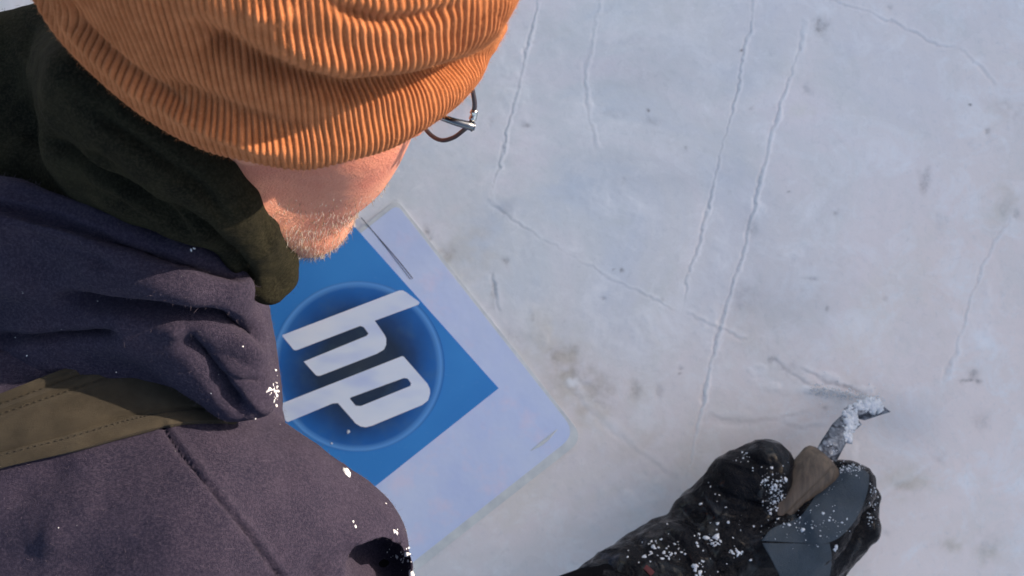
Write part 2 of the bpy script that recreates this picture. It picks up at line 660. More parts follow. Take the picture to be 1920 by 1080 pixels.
# ------------------------------------------------------------------ ground: the ice
print('ice')
CR = [  # traced cracks: polyline, width px, depth m, lip m
    ([(1008, -30), (1006, 20), (1003, 40), (985, 90), (965, 185), (950, 240), (930, 320), (915, 375)], 2.6, .0015, .0010),
    ([(1130, -20), (1110, 60), (1098, 130), (1095, 180), (1105, 230), (1118, 285)], 3.2, .0007, .0008),
    ([(1408, -20), (1410, 40), (1390, 90), (1385, 150), (1366, 230), (1350, 290), (1330, 370), (1310, 450), (1290, 520), (1277, 590)], 2.4, .0017, .0008),
    ([(1503, 30), (1500, 95), (1475, 150), (1455, 220), (1430, 310), (1412, 385), (1398, 460), (1370, 540), (1350, 610), (1330, 680), (1315, 760), (1300, 830), (1283, 905)], 2.8, .0018, .0011),
    ([(1545, -5), (1610, 20), (1680, 45), (1760, 85), (1800, 90)], 2.4, .0012, .0004),
    ([(1800, 90), (1835, 125), (1866, 160)], 3.6, .0012, .0004),
    ([(908, 376), (950, 405), (1020, 450), (1100, 495), (1180, 540), (1250, 575), (1280, 590)], 2.4, .0008, .0005),
    ([(1908, 402), (1870, 440), (1840, 490), (1815, 570), (1800, 640), (1775, 700), (1765, 728)], 2.8, .0012, .0007),
    ([(1315, 785), (1380, 792), (1460, 790), (1520, 772)], 7.0, .0009, .0004),
    ([(1040, 700), (1120, 790), (1190, 842), (1280, 912)], 7.0, .0006, .0004),
    ([(1640, 945), (1700, 905), (1760, 870)], 6.0, .0006, .0006),
    ([(1500, 690), (1550, 715), (1600, 735), (1640, 745)], 5.0, .0016, .0010),
    ([(1280, 585), (1340, 612), (1400, 640)], 3.0, .0006, .0005),
    ([(1460, 790), (1500, 805), (1560, 800)], 5.0, .0006, .0005),
    ([(1450, 672), (1480, 700), (1520, 722)], 5.0, .0010, .0006),
    ([(1130, 95), (1190, 80), (1260, 76)], 8.0, .0005, .0002),
    ([(920, 510), (928, 550), (938, 585)], 4.0, .0010, .0004),
    ([(910, 378), (928, 388), (945, 402)], 7.0, .0014, .0004),
]
DIRT = [(1480, 700, 22, 12, .30), (1500, 716, 14, 8, .25), (1070, 660, 14, 10, .35), (1088, 712, 18, 14, .40), (1120, 748, 20, 16, .3), (1660, 560, 5, 4, .3), (1410, 200, 4, 3, .5), (1240, 560, 4, 3, .4), (1130, 560, 5, 4, .35), (1590, 980, 6, 5, .3), (1760, 860, 12, 10, .2), (1660, 1000, 10, 8, .2), (1733, 325, 8, 13, .75), (1733, 348, 8, 12, .75), (1538, 50, 12, 13, .5), (1888, 205, 16, 13, .35), (1903, 215, 8, 14, .35),
        (1885, 390, 16, 22, .22), (1908, 402, 9, 7, .5), (1826, 702, 9, 10, .5), (1815, 713, 14, 4, .6), (1832, 716, 8, 5, .8), (945, 491, 7, 8, .5), (797, 438, 7, 9, .9), (800, 446, 5, 6, .9),
        (838, 478, 14, 16, .35), (1190, 728, 12, 16, .35), (1042, 672, 18, 20, .42), (1070, 700, 32, 26, .42), (1105, 735, 40, 40, .30), (1235, 735, 8, 14, .22),
        (1565, 398, 5, 6, .6), (1387, 95, 3.4, 3.4, 1), (1217, 209, 3.4, 3, .9), (1821, 198, 3, 2.4, .9), (1287, 277, 4, 3, .5), (925, 545, 7, 26, .40),
        (985, 236, 7, 5, .45), (920, 228, 5, 8, .35), (1145, 216, 20, 6, .25), (1220, 230, 18, 8, .2), (1170, 340, 7, 6, .3), (1477, 362, 3, 2.4, .7),
        (1468, 690, 18, 14, .35), (1450, 678, 10, 8, .4), (1590, 728, 20, 8, .4), (1395, 560, 22, 22, .30), (1412, 425, 12, 16, .40), (1552, 577, 4, 6, .4),
        (1512, 168, 10, 8, .25), (1670, 15, 6, 6, .3), (1760, 420, 12, 16, .22), (1852, 250, 5, 6, .4), (1518, 523, 12, 4, .4), (1838, 790, 14, 18, .2),
        (1545, 768, 7, 4, .5), (1275, 690, 6, 4, .3), (1780, 1022, 14, 8, .3), (1850, 1030, 20, 30, .2), (1690, 915, 14, 10, .3), (1150, 505, 3, 2, .5),
        (1275, 700, 4, 3, .5), (1060, 600, 3, 3, .4), (1000, 595, 3, 3, .4), (1165, 508, 3, 3, .5), (1010, 760, 26, 30, .16), (960, 640, 26, 30, .20)]
STAIN = [(1020, 640, 34, 60, .35), (1060, 690, 40, 50, .45), (1110, 760, 44, 44, .35), (1190, 830, 70, 34, .22), (1250, 880, 60, 26, .22), (1790, 1020, 26, 16, .4), (1850, 1045, 34, 20, .35), (1760, 600, 50, 80, .10), (1700, 905, 44, 26, .42), (1440, 900, 60, 20, .1), (1680, 910, 30, 22, .30), (1885, 215, 40, 24, .18), (1880, 380, 34, 40, .22), (1080, 720, 60, 46, .32), (1010, 650, 36, 60, .22), (1800, 1010, 60, 40, .12), (870, 470, 50, 60, .22), (1190, 730, 24, 28, .2), (1560, 945, 30, 50, .1), (1395, 620, 40, 60, .1), (1300, 840, 60, 60, .10)]
FROST = [(1000, 600, 40, 60, .20), (1180, 620, 60, 40, .18), (1330, 620, 20, 50, .3), (1160, 960, 80, 60, .22), (1250, 900, 50, 30, .30), (1440, 700, 50, 20, .30), (1530, 730, 50, 10, .55), (1350, 480, 16, 60, .25), (960, 150, 30, 80, .15), (1150, 380, 60, 30, .2), (1600, 850, 30, 20, .2), (1840, 600, 20, 60, .25), (1500, 470, 60, 20, .12), (1422, 400, 14, 26, .5), (1495, 110, 12, 18, .4), (1075, 715, 16, 9, .8), (1090, 735, 10, 7, .6), (960, 395, 14, 10, .4), (1560, 745, 50, 14, .55), (1610, 755, 40, 12, .7), (1700, 520, 30, 14, .12), (1340, 700, 8, 30, .2), (1480, 720, 40, 14, .25)]
CLEAR_SHADE = [(1200, 130, 160, 60, .16), (1250, 330, 180, 40, .16), (1140, 300, 90, 26, .14), (1460, 560, 120, 70, .20), (950, 390, 22, 16, .35), (1050, 950, 130, 90, .0), (1700, 800, 70, 55, .22), (1420, 480, 60, 200, .10), (1120, 860, 120, 70, .05)]  # clear ice; the patch right of the blade paints the tool's soft shadow
STEP = .00115
core_x = np.arange(-.54, .54, STEP)
core_y = np.arange(-.315, .315, STEP)


def outer(a):
    e, o = abs(a), []
    s = .004
    while e < 220:
        e += s
        s *= 1.13
        o.append(e)
    return np.array(o)


xs = np.concatenate([-outer(core_x[0])[::-1], core_x, outer(core_x[-1])])
ys = np.concatenate([-outer(core_y[0])[::-1], core_y, outer(core_y[-1])])
GX, GY = np.meshgrid(xs, ys, indexing='ij')
X = np.stack([GX.ravel(), GY.ravel(), np.zeros(GX.size)], -1)
core = (np.abs(X[:, 0]) < .56) & (np.abs(X[:, 1]) < .33)
Xc = X[core]
Q = pix(Xc)
z = fbm(Xc, 9, 3, 3) * .0011 + fbm(Xc, 55, 8, 3) * .00022
dirt, stain, frost, clear = [np.zeros(len(Xc)) for _ in range(4)]
wig = np.stack([fbm(Xc, 70, 21, 3), fbm(Xc, 70, 31, 3)], -1) * 4.5
wig2 = np.stack([fbm(Xc, 260, 41, 2), fbm(Xc, 260, 51, 2)], -1) * 2.0
Qw = Q + wig + wig2
along_n = fbm(Xc, 38, 61, 2)
for pts, w, dep, lip in CR:
    w, lip, dep = w * .78, lip * .75, dep * .62
    p = np.array(pts, float)
    mk = ((Q > p.min(0) - 50) & (Q < p.max(0) + 50)).all(1)
    d, t, s = poly_d(Qw[mk], p)
    ww = w * (1 + .45 * along_n[mk])
    end = np.clip(t * 14, 0, 1) * np.clip((1 - t) * 14, 0, 1)
    g = np.exp(-(d / ww) ** 2) * end
    str_ = np.clip(.85 + .5 * along_n[mk], .35, 1.3)
    z[mk] += -dep * g * str_ + lip * np.exp(-((d - ww * 2.2) / (ww * 1.4)) ** 2) * (s < 0) * end * str_
    dirt[mk] = np.maximum(dirt[mk], .22 * g * (dep / .0018) * str_)
    frost[mk] = np.maximum(frost[mk], .55 * np.exp(-((d - ww * 2.0) / (ww * 1.8)) ** 2) * (s < 0) * end * (lip / .001) * str_)
for L, A, sc in ((DIRT, dirt, 1.0), (STAIN, stain, 1), (FROST, frost, 1), (CLEAR_SHADE, clear, 1)):
    nn = fbm(Xc, 90, 71, 3)
    for (u, v, a, b, s) in L:
        mk = (abs(Q[:, 0] - u) < a * 3.2) & (abs(Q[:, 1] - v) < b * 3.2)
        e = np.exp(-(((Qw[mk, 0] - u) / a) ** 2 + ((Qw[mk, 1] - v) / b) ** 2))
        if L is not CLEAR_SHADE: e = np.clip(e * (1 + .8 * nn[mk]), 0, 1)
        A[mk] = np.maximum(A[mk], s * e)
        if L is DIRT and a > 4: z[mk] -= .0006 * e
        if L is FROST: z[mk] += .0005 * e * np.clip(.5 + nn[mk], 0, 1.5)
# hollow scraped by the tool
e = np.exp(-(((Q[:, 0] - 1640) / 75) ** 2 + ((Q[:, 1] - 800) / 42) ** 2))
z -= .006 * e
edge = np.clip(np.minimum(.56 - abs(Xc[:, 0]), .33 - abs(Xc[:, 1])) / .03, 0, 1)
X[core, 2] = z * edge
nx_, ny_ = len(xs), len(ys)
I = np.arange(nx_ * ny_).reshape(nx_, ny_)
F = np.stack([I[:-1, :-1], I[1:, :-1], I[1:, 1:], I[:-1, 1:]], -1).reshape(-1, 4)
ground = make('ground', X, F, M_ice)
tag(ground, 'milky blue white ice with thin cracks and specks of frozen dirt', 'ground', kind='structure')
bounce_tint = np.clip((X[:, 0] * 1.35 - X[:, 1] * .75) * 1.35 + .05 + fbm(X, 5, 33, 3) * .18 * (np.abs(X[:, 0]) < 3), 0, 1)  # painted bounce light, stronger to the right and bottom
for nm, A in (('dirt', dirt), ('stain', stain), ('frost', frost), ('clear', clear)):
    full = np.zeros(len(X), np.float32)
    full[core] = np.clip(A, 0, 1)
    ground.data.attributes.new(nm, 'FLOAT', 'POINT').data.foreach_set('value', full)
ground.data.attributes.new('bounce_tint', 'FLOAT', 'POINT').data.foreach_set('value', bounce_tint.astype(np.float32))

# unseen snow-coloured bank, added to keep the low sun off the ice
n1, n2 = 60, 24
V, F = [], []
for i in range(n1 + 1):
    y = -4 + 8 * i / n1
    for j in range(n2 + 1):
        t = j / n2
        xx = 1.35 + 1.5 * t
        zz = 1.10 * math.sin(math.pi * min(1, t * 1.02)) ** .55 if 0 < t < 1 else -.05
        V.append((xx, y, zz))
V = np.array(V)
V[:, 2] += np.where(V[:, 2] > .1, fbm(V, 1.9, 5, 3) * .05, 0)
V[:, 0] += fbm(V, 2.3, 15, 3) * .05
F = [(i * (n2 + 1) + j, (i + 1) * (n2 + 1) + j, (i + 1) * (n2 + 1) + j + 1, i * (n2 + 1) + j + 1) for i in range(n1) for j in range(n2)]
bank = make('shade_bank', V, F, M_bank)
tag(bank, 'unseen snow-coloured bank added to shade the ice', 'snow bank', kind='structure')

# ------------------------------------------------------------------ laminated sheet
def flat(name, polys, z0, z1, mat, parent, origin=None, flat_px=True):
    """flat shapes with holes, extruded between two heights, traced on the sheet"""
    cu = bpy.data.curves.new(name, 'CURVE')
    cu.dimensions = '2D'
    cu.fill_mode = 'BOTH'
    cu.extrude = (z1 - z0) / 2
    og = np.array(origin if origin is not None else (0, 0, 0), float)
    for pl in polys:
        sp = cu.splines.new('POLY')
        sp.points.add(len(pl) - 1)
        for q, pt in zip(sp.points, pl):
            w = P(pt[0], pt[1], z1) - og
            q.co = (w[0], w[1], 0, 1)
        sp.use_cyclic_u = True
    t = bpy.data.objects.new('tmp', cu)
    C.objects.link(t)
    dg = bpy.context.evaluated_depsgraph_get()
    me = bpy.data.meshes.new_from_object(t.evaluated_get(dg))
    bpy.data.objects.remove(t)
    o = bpy.data.objects.new(name, me)
    me.name = name
    C.objects.link(o)
    me.materials.clear()
    me.materials.append(mat)
    o.location = (og[0], og[1], (z0 + z1) / 2)
    if parent: o.parent = parent
    return o


def rounded(pts, radii, n=7):
    out = []
    m_ = len(pts)
    for i in range(m_):
        p = np.array(pts[i], float)
        a = np.array(pts[i - 1], float) - p
        b = np.array(pts[(i + 1) % m_], float) - p
        r_ = radii[i] if isinstance(radii, (list, tuple)) else radii
        if r_ <= 0:
            out.append(tuple(p))
            continue
        la, lb = np.linalg.norm(a), np.linalg.norm(b)
        A, B = p + a / la * min(r_, la * .45), p + b / lb * min(r_, lb * .45)
        for k in range(n + 1):
            t = k / n
            out.append(tuple((1 - t) ** 2 * A + 2 * t * (1 - t) * p + t * t * B))
    return out


sheet = bpy.data.objects.new('laminated_sheet', None)
C.objects.link(sheet)
sheet.location = (0, 0, 0)
tag(sheet, 'laminated paper sheet with a blue square print and white hp letters, frozen onto the ice', 'sheet')
cor, ea, eb = np.array([1088., 817.]), np.array([-.617, -.787]), np.array([-.787, .617])


def S(a, b): return tuple(cor + ea * a + eb * b)


film = flat('film_margin', [rounded([S(-9, -3), S(560, -3), S(560, 560), S(-9, 560)], [34, 14, 14, 14])], .0002, .0028, M_film, sheet)
paper = flat('paper', [rounded([S(7, 3), S(553, 3), S(553, 552), S(7, 552)], [36, 14, 14, 14])], .0026, .0034, M_paper, sheet)
# printed blue square
bc = np.array([935., 728.])
blue_poly = [(935, 728), (655, 414), (330, 672), (614, 983)]
blue = flat('blue_print', [blue_poly], .0032, .0038, M_blue, sheet)
circ = [(671.7 + 162.5 * math.cos(a), 686.7 + 160 * math.sin(a)) for a in np.linspace(0, 2 * math.pi, 96, endpoint=False)]
disc = flat('disc_print', [circ], .0036, .0042, M_disc, sheet, origin=P(671.7, 686.7, 0))


def crop(pl): return [(490 + x / 3, 500 + y / 3) for x, y in pl]


h_poly = crop([(118, 385), (775, 134), (795, 133), (812, 142), (888, 198), (889, 206), (882, 214), (638, 304), (692, 382), (702, 402), (702, 440), (690, 466), (650, 490), (330, 614), (308, 612), (238, 534), (592, 389), (602, 376), (576, 340), (556, 333), (196, 471), (182, 468), (119, 392)])
p_poly = crop([(90, 790), (90, 779), (790, 504), (800, 505), (935, 660), (948, 690), (949, 715), (938, 752), (905, 778), (622, 895), (590, 903), (560, 900), (530, 882), (508, 855), (430, 767), (400, 770), (150, 874), (138, 868)])
p_hole = crop([(497, 742), (505, 735), (800, 627), (822, 629), (842, 655), (838, 671), (560, 784), (530, 782)])
let_h = flat('letter', [h_poly], .0040, .0046, M_letter, sheet)
let_p = flat('letter', [p_poly, p_hole], .0040, .0046, M_letter, sheet)
tag(let_h, 'white letter h')
tag(let_p, 'white letter p')
V, F = tube_mesh([[P(u, v, .0036) for u, v in bez([(677, 408), (705, 440), (740, 480), (774, 522)], 14)],
                  [P(u, v, .0036) for u, v in bez([(690, 422), (722, 462), (745, 492), (770, 524)], 14)]],
                 [[.0004] * 14, [.00028] * 14], 5)
make('pen_line', V, F, M_line, sheet)
# bubbles / crumbs of ice on the print
for c_, r_ in ((P(653, 810, .005), .0018), (P(622, 832, .005), .0010)):
    V, F = crumbs([c_], [r_], int(r_ * 1e5))
    make('frost_speck', V, F, M_snow, sheet)
V, F = tube_mesh([[P(u, v, .0036) for u, v in bez([(995, 845), (1020, 828), (1045, 805)], 12)]], [np.sin(np.linspace(.1, 3.04, 12)) * .0018], 6)
o = make('film_crease', V, F, M_film, sheet)

# ------------------------------------------------------------------ person
print('person')
HC = np.array([-.128, .128, .545])       # centre of the head at the brim's height
hF = np.array([.87, -.12, -.44])
hU = np.array([.42, .62, .66])
hF /= np.linalg.norm(hF)
hU = hU - hF * hU.dot(hF)
hU /= np.linalg.norm(hU)
hR = np.cross(hF, hU)


def HD(f, r, u): return HC + hF * f + hR * r + hU * u


AX = np.array([hF, hR, hU])
HAND = {
    'palm': [(1345, 1040, .075, .036), (1430, 1010, .072, .034), (1490, 1030, .066, .032)],
    'thumb': [(1330, 975, .072, .033), (1385, 905, .078, .0265), (1434, 880, .080, .0245), (1446, 930, .068, .020)],
    'index': [(1470, 1050, .068, .034), (1530, 985, .074, .029), (1589, 914, .064, .0235), (1560, 930, .040, .016)],
    'middle': [(1500, 1075, .058, .026), (1608, 990, .050, .019), (1614, 935, .036, .016), (1560, 925, .028, .014)],
    'ring': [(1500, 1100, .050, .024), (1580, 1025, .040, .018), (1598, 975, .028, .015), (1545, 965, .024, .013)],
    'little': [(1490, 1130, .045, .022), (1545, 1075, .032, .0165), (1565, 1020, .022, .0135), (1535, 1005, .020, .012)],
}
ARM_R = [(375, 995, .44, .066), (495, 1000, .425, .045), (585, 1070, .40, .055), (640, 1250, .30, .060)]
FORE_R = [(650, 1250, .30, .060), (900, 1260, .22, .054), (1190, 1135, .125, .0505), (1320, 1045, .085, .043)]
TORSO = [(480, 80, .30, .06), (190, 420, .33, .083), (130, 700, .335, .13), (-300, 740, .25, .14), (-900, 700, .22, .16)]
b = Blob()
# head
b.ell(HD(-.012, 0, .045), AX, (.098, .077, .090), .03)
b.ell(HD(.020, 0, -.030), AX, (.072, .062, .080), .03)
b.cap(HD(-.005, .044, -.062), HD(.052, .024, -.102), .025, .022, .022)
b.cap(HD(-.005, -.044, -.062), HD(.052, -.024, -.102), .025, .022, .022)
b.cap(HD(.060, .012, -.103), HD(.060, -.012, -.103), .020, .020, .02)
for s in (1, -1):
    b.cap(HD(.046, .040 * s, -.012), HD(.056, .028 * s, -.055), .022, .018, .03)       # cheek
    b.cap(HD(.072, .030 * s, .022), HD(.080, .012 * s, .022), .010, .011, .012)        # brow
    b.ell(HD(.070, .031 * s, -.002), AX, (.0125, .0125, .0125), .004)                   # eye
    b.ell(HD(-.006, .074 * s, .004), AX, (.016, .005, .026), .006)                     # ear
    b.ell(HD(-.002, .080 * s, .006), AX, (.009, .004, .016), .004, cut=True)
    b.ell(HD(.092, .008 * s, -.032), AX, (.009, .007, .007), .005)
b.cap(HD(.080, 0, .010), HD(.094, 0, -.026), .009, .010, .008)                          # nose
b.cap(HD(.080, .016, -.064), HD(.080, -.016, -.064), .008, .008, .006)                  # lips
b.cap(HD(.078, .014, -.073), HD(.078, -.014, -.073), .007, .007, .005)
b.cap(HD(-.03, 0, -.03), P(270, 440, .40), .056, .055, .03)                             # neck
b.chain(TORSO, .04, mul=.86)
b.chain([(375, 995, .42, .045), (495, 1000, .385, .036), (585, 1070, .345, .033), (640, 1250, .28, .036)], .02)
b.chain([(640, 1250, .28, .036), (650, 1250, .30, .036)], .02)
b.chain(FORE_R, .02, mul=.72)
b.chain([(480, 80, .30, .05), (600, -80, .17, .045), (520, -160, .05, .034), (480, -190, .035, .030)], .02)  # other arm, propped on the ice
LH = P(480, -190, .03)
for k, (dx, dy, L) in enumerate(((.045, -.03, .045), (.07, .0, .06), (.068, .02, .065), (.06, .038, .06), (.048, .054, .048))):
    a_ = LH + np.array([dx * .35, dy * .5, 0])
    d_ = np.array([dx, dy, 0]) / math.hypot(dx, dy)
    b.cap(a_, a_ + d_ * L * .6 + (0, 0, -.006), .010, .009, .004)
    b.cap(a_ + d_ * L * .6 + (0, 0, -.006), a_ + d_ * L + (0, 0, -.014), .009, .0075, .003)
for nm, ch in HAND.items():
    b.chain(ch, .006 if nm != 'palm' else .02, mul=.62)
LEGS = []
for s, yy in ((1, -.20), (-1, .13)):
    LEGS.append([(-.66, yy * .7, .28, .095), (-.40, yy, .085, .062)])
    LEGS.append([(-.40, yy, .075, .060), (-.80, yy, .065, .050), (-.84, yy, .06, .042)])
for ch in LEGS: b.chain(ch, .03, px=False, mul=.84)
FEET = [[(-.84, yy, .06, .040), (-.93, yy * 1.05, .045, .036)] for yy in (-.20, .13)]
for ch in FEET: b.chain(ch, .02, px=False, mul=.8)
person = b.mesh('person', .0042, M_skin, None, 2, floor=.002)
apply_mod(person, 'SUBSURF', levels=1, render_levels=1)
tag(person, 'kneeling man in orange beanie and grey fleece jacket, gripping a carving tool', 'person')
print('body', len(person.data.vertices))

# ---- beanie
print('beanie')
HAT_C = np.array([-.124, .137, .565])
kU = np.array([.06, .66, .74])
kF = np.array([.985, -.13, .03])
kU /= np.linalg.norm(kU)
kF = kF - kU * kF.dot(kU)
kF /= np.linalg.norm(kF)
kR = np.cross(kF, kU)
rim = np.array([(80, -30), (86, 0), (104, 57), (156, 120), (208, 172), (260, 219), (312, 255), (392, 292), (448, 307), (520, 323), (583, 328), (640, 312), (740, 284), (797, 250), (854, 213), (878, 185)], float)
ha, hb = .112, .094
NT = 3000
TH = np.linspace(0, 2 * np.pi, NT, endpoint=False)
ring0 = HAT_C + ha * np.cos(TH)[:, None] * kF + hb * np.sin(TH)[:, None] * kR
hs = np.linspace(-.06, .06, 121)
hT = np.full(NT, np.nan)
for i in range(0, NT, 11):
    if not (.12 < TH[i] < 2.9): continue
    q = pix(ring0[i] + hs[:, None] * kU)
    d, t, s = poly_d(q, rim)
    j = d.argmin()
    if d[j] < 6 and 0.02 < t[j] < .985: hT[i] = hs[j]
ok = ~np.isnan(hT)
print('rim heights', [(round(TH[i], 2), round(float(hT[i]), 3)) for i in np.where(ok)[0][::12]])
xx, yy = TH[ok], hT[ok]
# mirror over the other side of the head, then smooth
xa = np.concatenate([xx - 2 * np.pi, -xx[::-1], xx, 2 * np.pi - xx[::-1], xx + 2 * np.pi])
ya = np.concatenate([yy, yy[::-1], yy, yy[::-1], yy])
o_ = np.argsort(xa)
hfull = np.interp(TH, xa[o_], ya[o_])
ker = np.exp(-(np.arange(-60, 61) / 28.) ** 2)
ker /= ker.sum()
hfull = np.convolve(np.concatenate([hfull[-60:], hfull, hfull[:60]]), ker, 'valid')

# profile up the cap: (height above rim, radial offset)
NP_ = 300
HT = .185
t = np.concatenate([np.linspace(-.016, 0, 14, endpoint=False), np.linspace(0, 1, NP_)])
rib_n = 250
V = np.zeros((len(t), NT, 3))
groove = np.zeros((len(t), NT))
for k, tt in enumerate(t):
    hh = 0.0
    if tt < 0:      # turned-in inner edge
        up = .004 + (-tt) * 1.0
        sc, off = 1.0, -.0065
        hk = hfull + up
        rad = np.full(NT, off)
        amp = .3
        w = 0
    else:
        hh = tt * HT
        w = np.clip((tt - .38) / .62, 0, 1)
        hk = hfull * (1 - np.clip(tt * 1.6, 0, 1)) + hh
        sc = math.sqrt(max(0, 1 - w ** 2.3)) if w < 1 else 0
        edge_r = -.0055 * math.exp(-hh / .0022)
        rad = np.full(NT, edge_r + .004 * math.exp(-((hh - .012) / .010) ** 2)) + .007 * np.exp(-((hh - .075) / .03) ** 2)
        # fuller above the brow
        rad = rad + (.021 * np.exp(-((hh - .072) / .032) ** 2)) * np.clip(np.cos(TH - .25), 0, 1) ** 2
        amp = 1 - .25 * w
    lean = .02 * np.sin(hh * 40 if tt > 0 else 0)
    wav = .010 * np.sin(hh * 55 + 1.3 * np.sin(TH * 2)) if tt > 0 else 0 * TH
    ph = (TH + wav * .5 + .0020 * np.sin(TH * 37 + hh * 25) + .0012 * np.sin(TH * 91 - hh * 60)) * rib_n
    c = np.cos(ph)
    ribp = (np.sign(c) * np.abs(c) ** .75)
    rr = rad + .00043 * amp * (ribp if sc > 0 else 0) * max(sc, .0)
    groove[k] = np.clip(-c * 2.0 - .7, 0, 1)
    A_ = (ha + rr) * sc
    B_ = (hb + rr) * sc
    V[k] = HAT_C + (A_ * np.cos(TH))[:, None] * kF + (B_ * np.sin(TH))[:, None] * kR + hk[:, None] * kU
I = np.arange(len(t) * NT).reshape(len(t), NT)
I2 = np.roll(I, -1, axis=1)
F = np.stack([I[:-1], I2[:-1], I2[1:], I[1:]], -1).reshape(-1, 4)
beanie = make('beanie', V.reshape(-1, 3), F[:, ::-1], M_knit, person)
tag(beanie, 'orange ribbed knit beanie')
beanie_ref = beanie
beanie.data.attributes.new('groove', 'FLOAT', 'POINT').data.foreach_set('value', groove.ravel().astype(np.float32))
# folds in the knit: use a smooth normal (radial), not the ribbed one
Xb = co_of(beanie)
Nr = Xb - (HAT_C + kU * .02)
Nr = Nr - np.outer(Nr @ kU, kU) * .55
Nr /= np.linalg.norm(Nr, axis=1)[:, None]
Qb = pix(Xb) + np.stack([fbm(Xb, 30, 3, 2), fbm(Xb, 30, 4, 2)], -1) * 7
D = np.zeros(len(Xb))
BF = [
    ([(925, 100), (890, 120), (820, 140), (740, 158), (650, 166), (560, 148), (470, 118), (400, 80), (360, 30)], 21, -.0112, .12),
    ([(990, -10), (930, 50), (850, 90), (760, 112), (650, 118), (560, 100), (480, 70)], 27, .0068, .2),
    ([(240, 120), (300, 158), (380, 188), (450, 212), (530, 235), (620, 240)], 18, -.0042, .3),
    ([(270, 178), (330, 215), (400, 245), (480, 270), (560, 285)], 16, .0042, .25),
    ([(120, -20), (150, 50), (200, 100), (260, 148), (320, 190), (370, 218)], 9, -.0034, .15),
    ([(95, -10), (125, 55), (175, 108), (240, 165), (300, 205)], 13, .0030, .2),
    ([(880, 5), (800, 30), (720, 40), (650, 25), (600, 0)], 13, -.0045, .25),
    ([(300, -20), (330, 40), (400, 110), (480, 150)], 30, -.0030, .3),
    ([(560, 20), (500, 40), (440, 30)], 18, .0040, .3),
]
for pts, w, a, ends in BF:
    p = np.array(pts, float)
    mk = ((Qb > p.min(0) - 3 * w) & (Qb < p.max(0) + 3 * w)).all(1) & ((Xb - HAT_C) @ kR > -.02)
    d, tt, s = poly_d(Qb[mk], p)
    D[mk] += a * np.exp(-(d / w) ** 2) * np.clip(tt / ends, 0, 1) * np.clip((1 - tt) / ends, 0, 1)
D += fbm(Xb, 22, 9, 2) * .0012
set_co(beanie, Xb + Nr * D[:, None])

def seen(X):
    q = pix(X)
    return (q[:, 0] > -60) & (q[:, 0] < 1980) & (q[:, 1] > -60) & (q[:, 1] < 1140)


m = Mat('wool_fibre', .9, Specular_IOR_Level=.1)
m.col((.50, .21, .095))
fibres('wool_fuzz', beanie, lambda X: seen(X) & ((X - HAT_C) @ kR > -.03), 16000, .0014, .00005, m.m, beanie, 3, .8)

# ---- glasses
print('glasses')
gl = bpy.data.objects.new('glasses', None)
C.objects.link(gl)
gl.parent = person
hinge = P(884, 232, .548)
gF = hF.copy()
gU = hU
gR = hR
# lens plane: the rim curve is traced in the photo, at the brow's depth
rimpts = [P(*q) for q in ((886, 168, .556), (890, 195, .553), (887, 215, .549), (882, 232, .545), (868, 245, .540), (850, 258, .533), (828, 263, .527), (808, 253, .523), (796, 236, .522), (797, 212, .526), (812, 188, .535), (835, 168, .544), (862, 158, .552), (886, 168, .556))]
loop = bez(rimpts, 70)
V, F = tube_mesh([loop], [[.00122] * 70], 8, cap=False)
make('lens_rim', V, F, M_dframe, gl)
cen = loop.mean(0)
V = [cen] + [cen + (p - cen) * .97 for p in loop]
make('lens', V, [(0, i, i + 1) for i in range(1, 70)], M_lens, gl)
off = -gR * .066
loop2 = loop + off
V, F = tube_mesh([loop2], [[.00122] * 70], 8, cap=False)
make('lens_rim', V, F, M_dframe, gl)
cen = cen + off
V = [cen] + [cen + (p - cen) * .97 for p in loop2]
make('lens', V, [(0, i, i + 1) for i in range(1, 70)], M_lens, gl)
V, F = tube_mesh([bez([loop[45], (loop[45] + loop2[10]) / 2 + gF * .006, loop2[10]], 14)], [[.0011] * 14], 6)
make('bridge', V, F, M_gmetal, gl)
V, F = tube_mesh([bez([P(887, 205, .551), P(889, 214, .550), P(885, 226, .549)], 10)], [[.0012, .0018, .0022, .0022, .0019, .0018, .0018, .002, .002, .0016]], 8)
make('hinge', V, F, M_hinge, gl)
tmp_ = [P(888, 238, .5475), P(874, 234, .550), P(846, 226, .552), P(810, 212, .549), P(780, 190, .548)]
V, F = tube_mesh([bez(tmp_, 40)], [np.concatenate([[.0020, .0026, .0027], np.linspace(.0024, .0012, 37)])], 8)
make('temple_arm', V, F, M_gmetal, gl)
V, F = tube_mesh([bez([q - hR * .150 for q in tmp_[:4]] , 40)], [[.0016] * 40], 8)
make('temple_arm', V, F, M_gmetal, gl)

# ---- neck gaiter
print('cloth')
TP = [BVHTree.FromPolygons([v.co for v in person.data.vertices], [tuple(p.vertices) for p in person.data.polygons])]


def zs(u, v, z0):
    o = Vector((0, 0, CAM_H))
    d = (Vector(P(u, v, 0.0)) - o).normalized()
    loc = TP[0].ray_cast(o, d)[0]
    return max(z0, loc.z) if loc is not None else z0


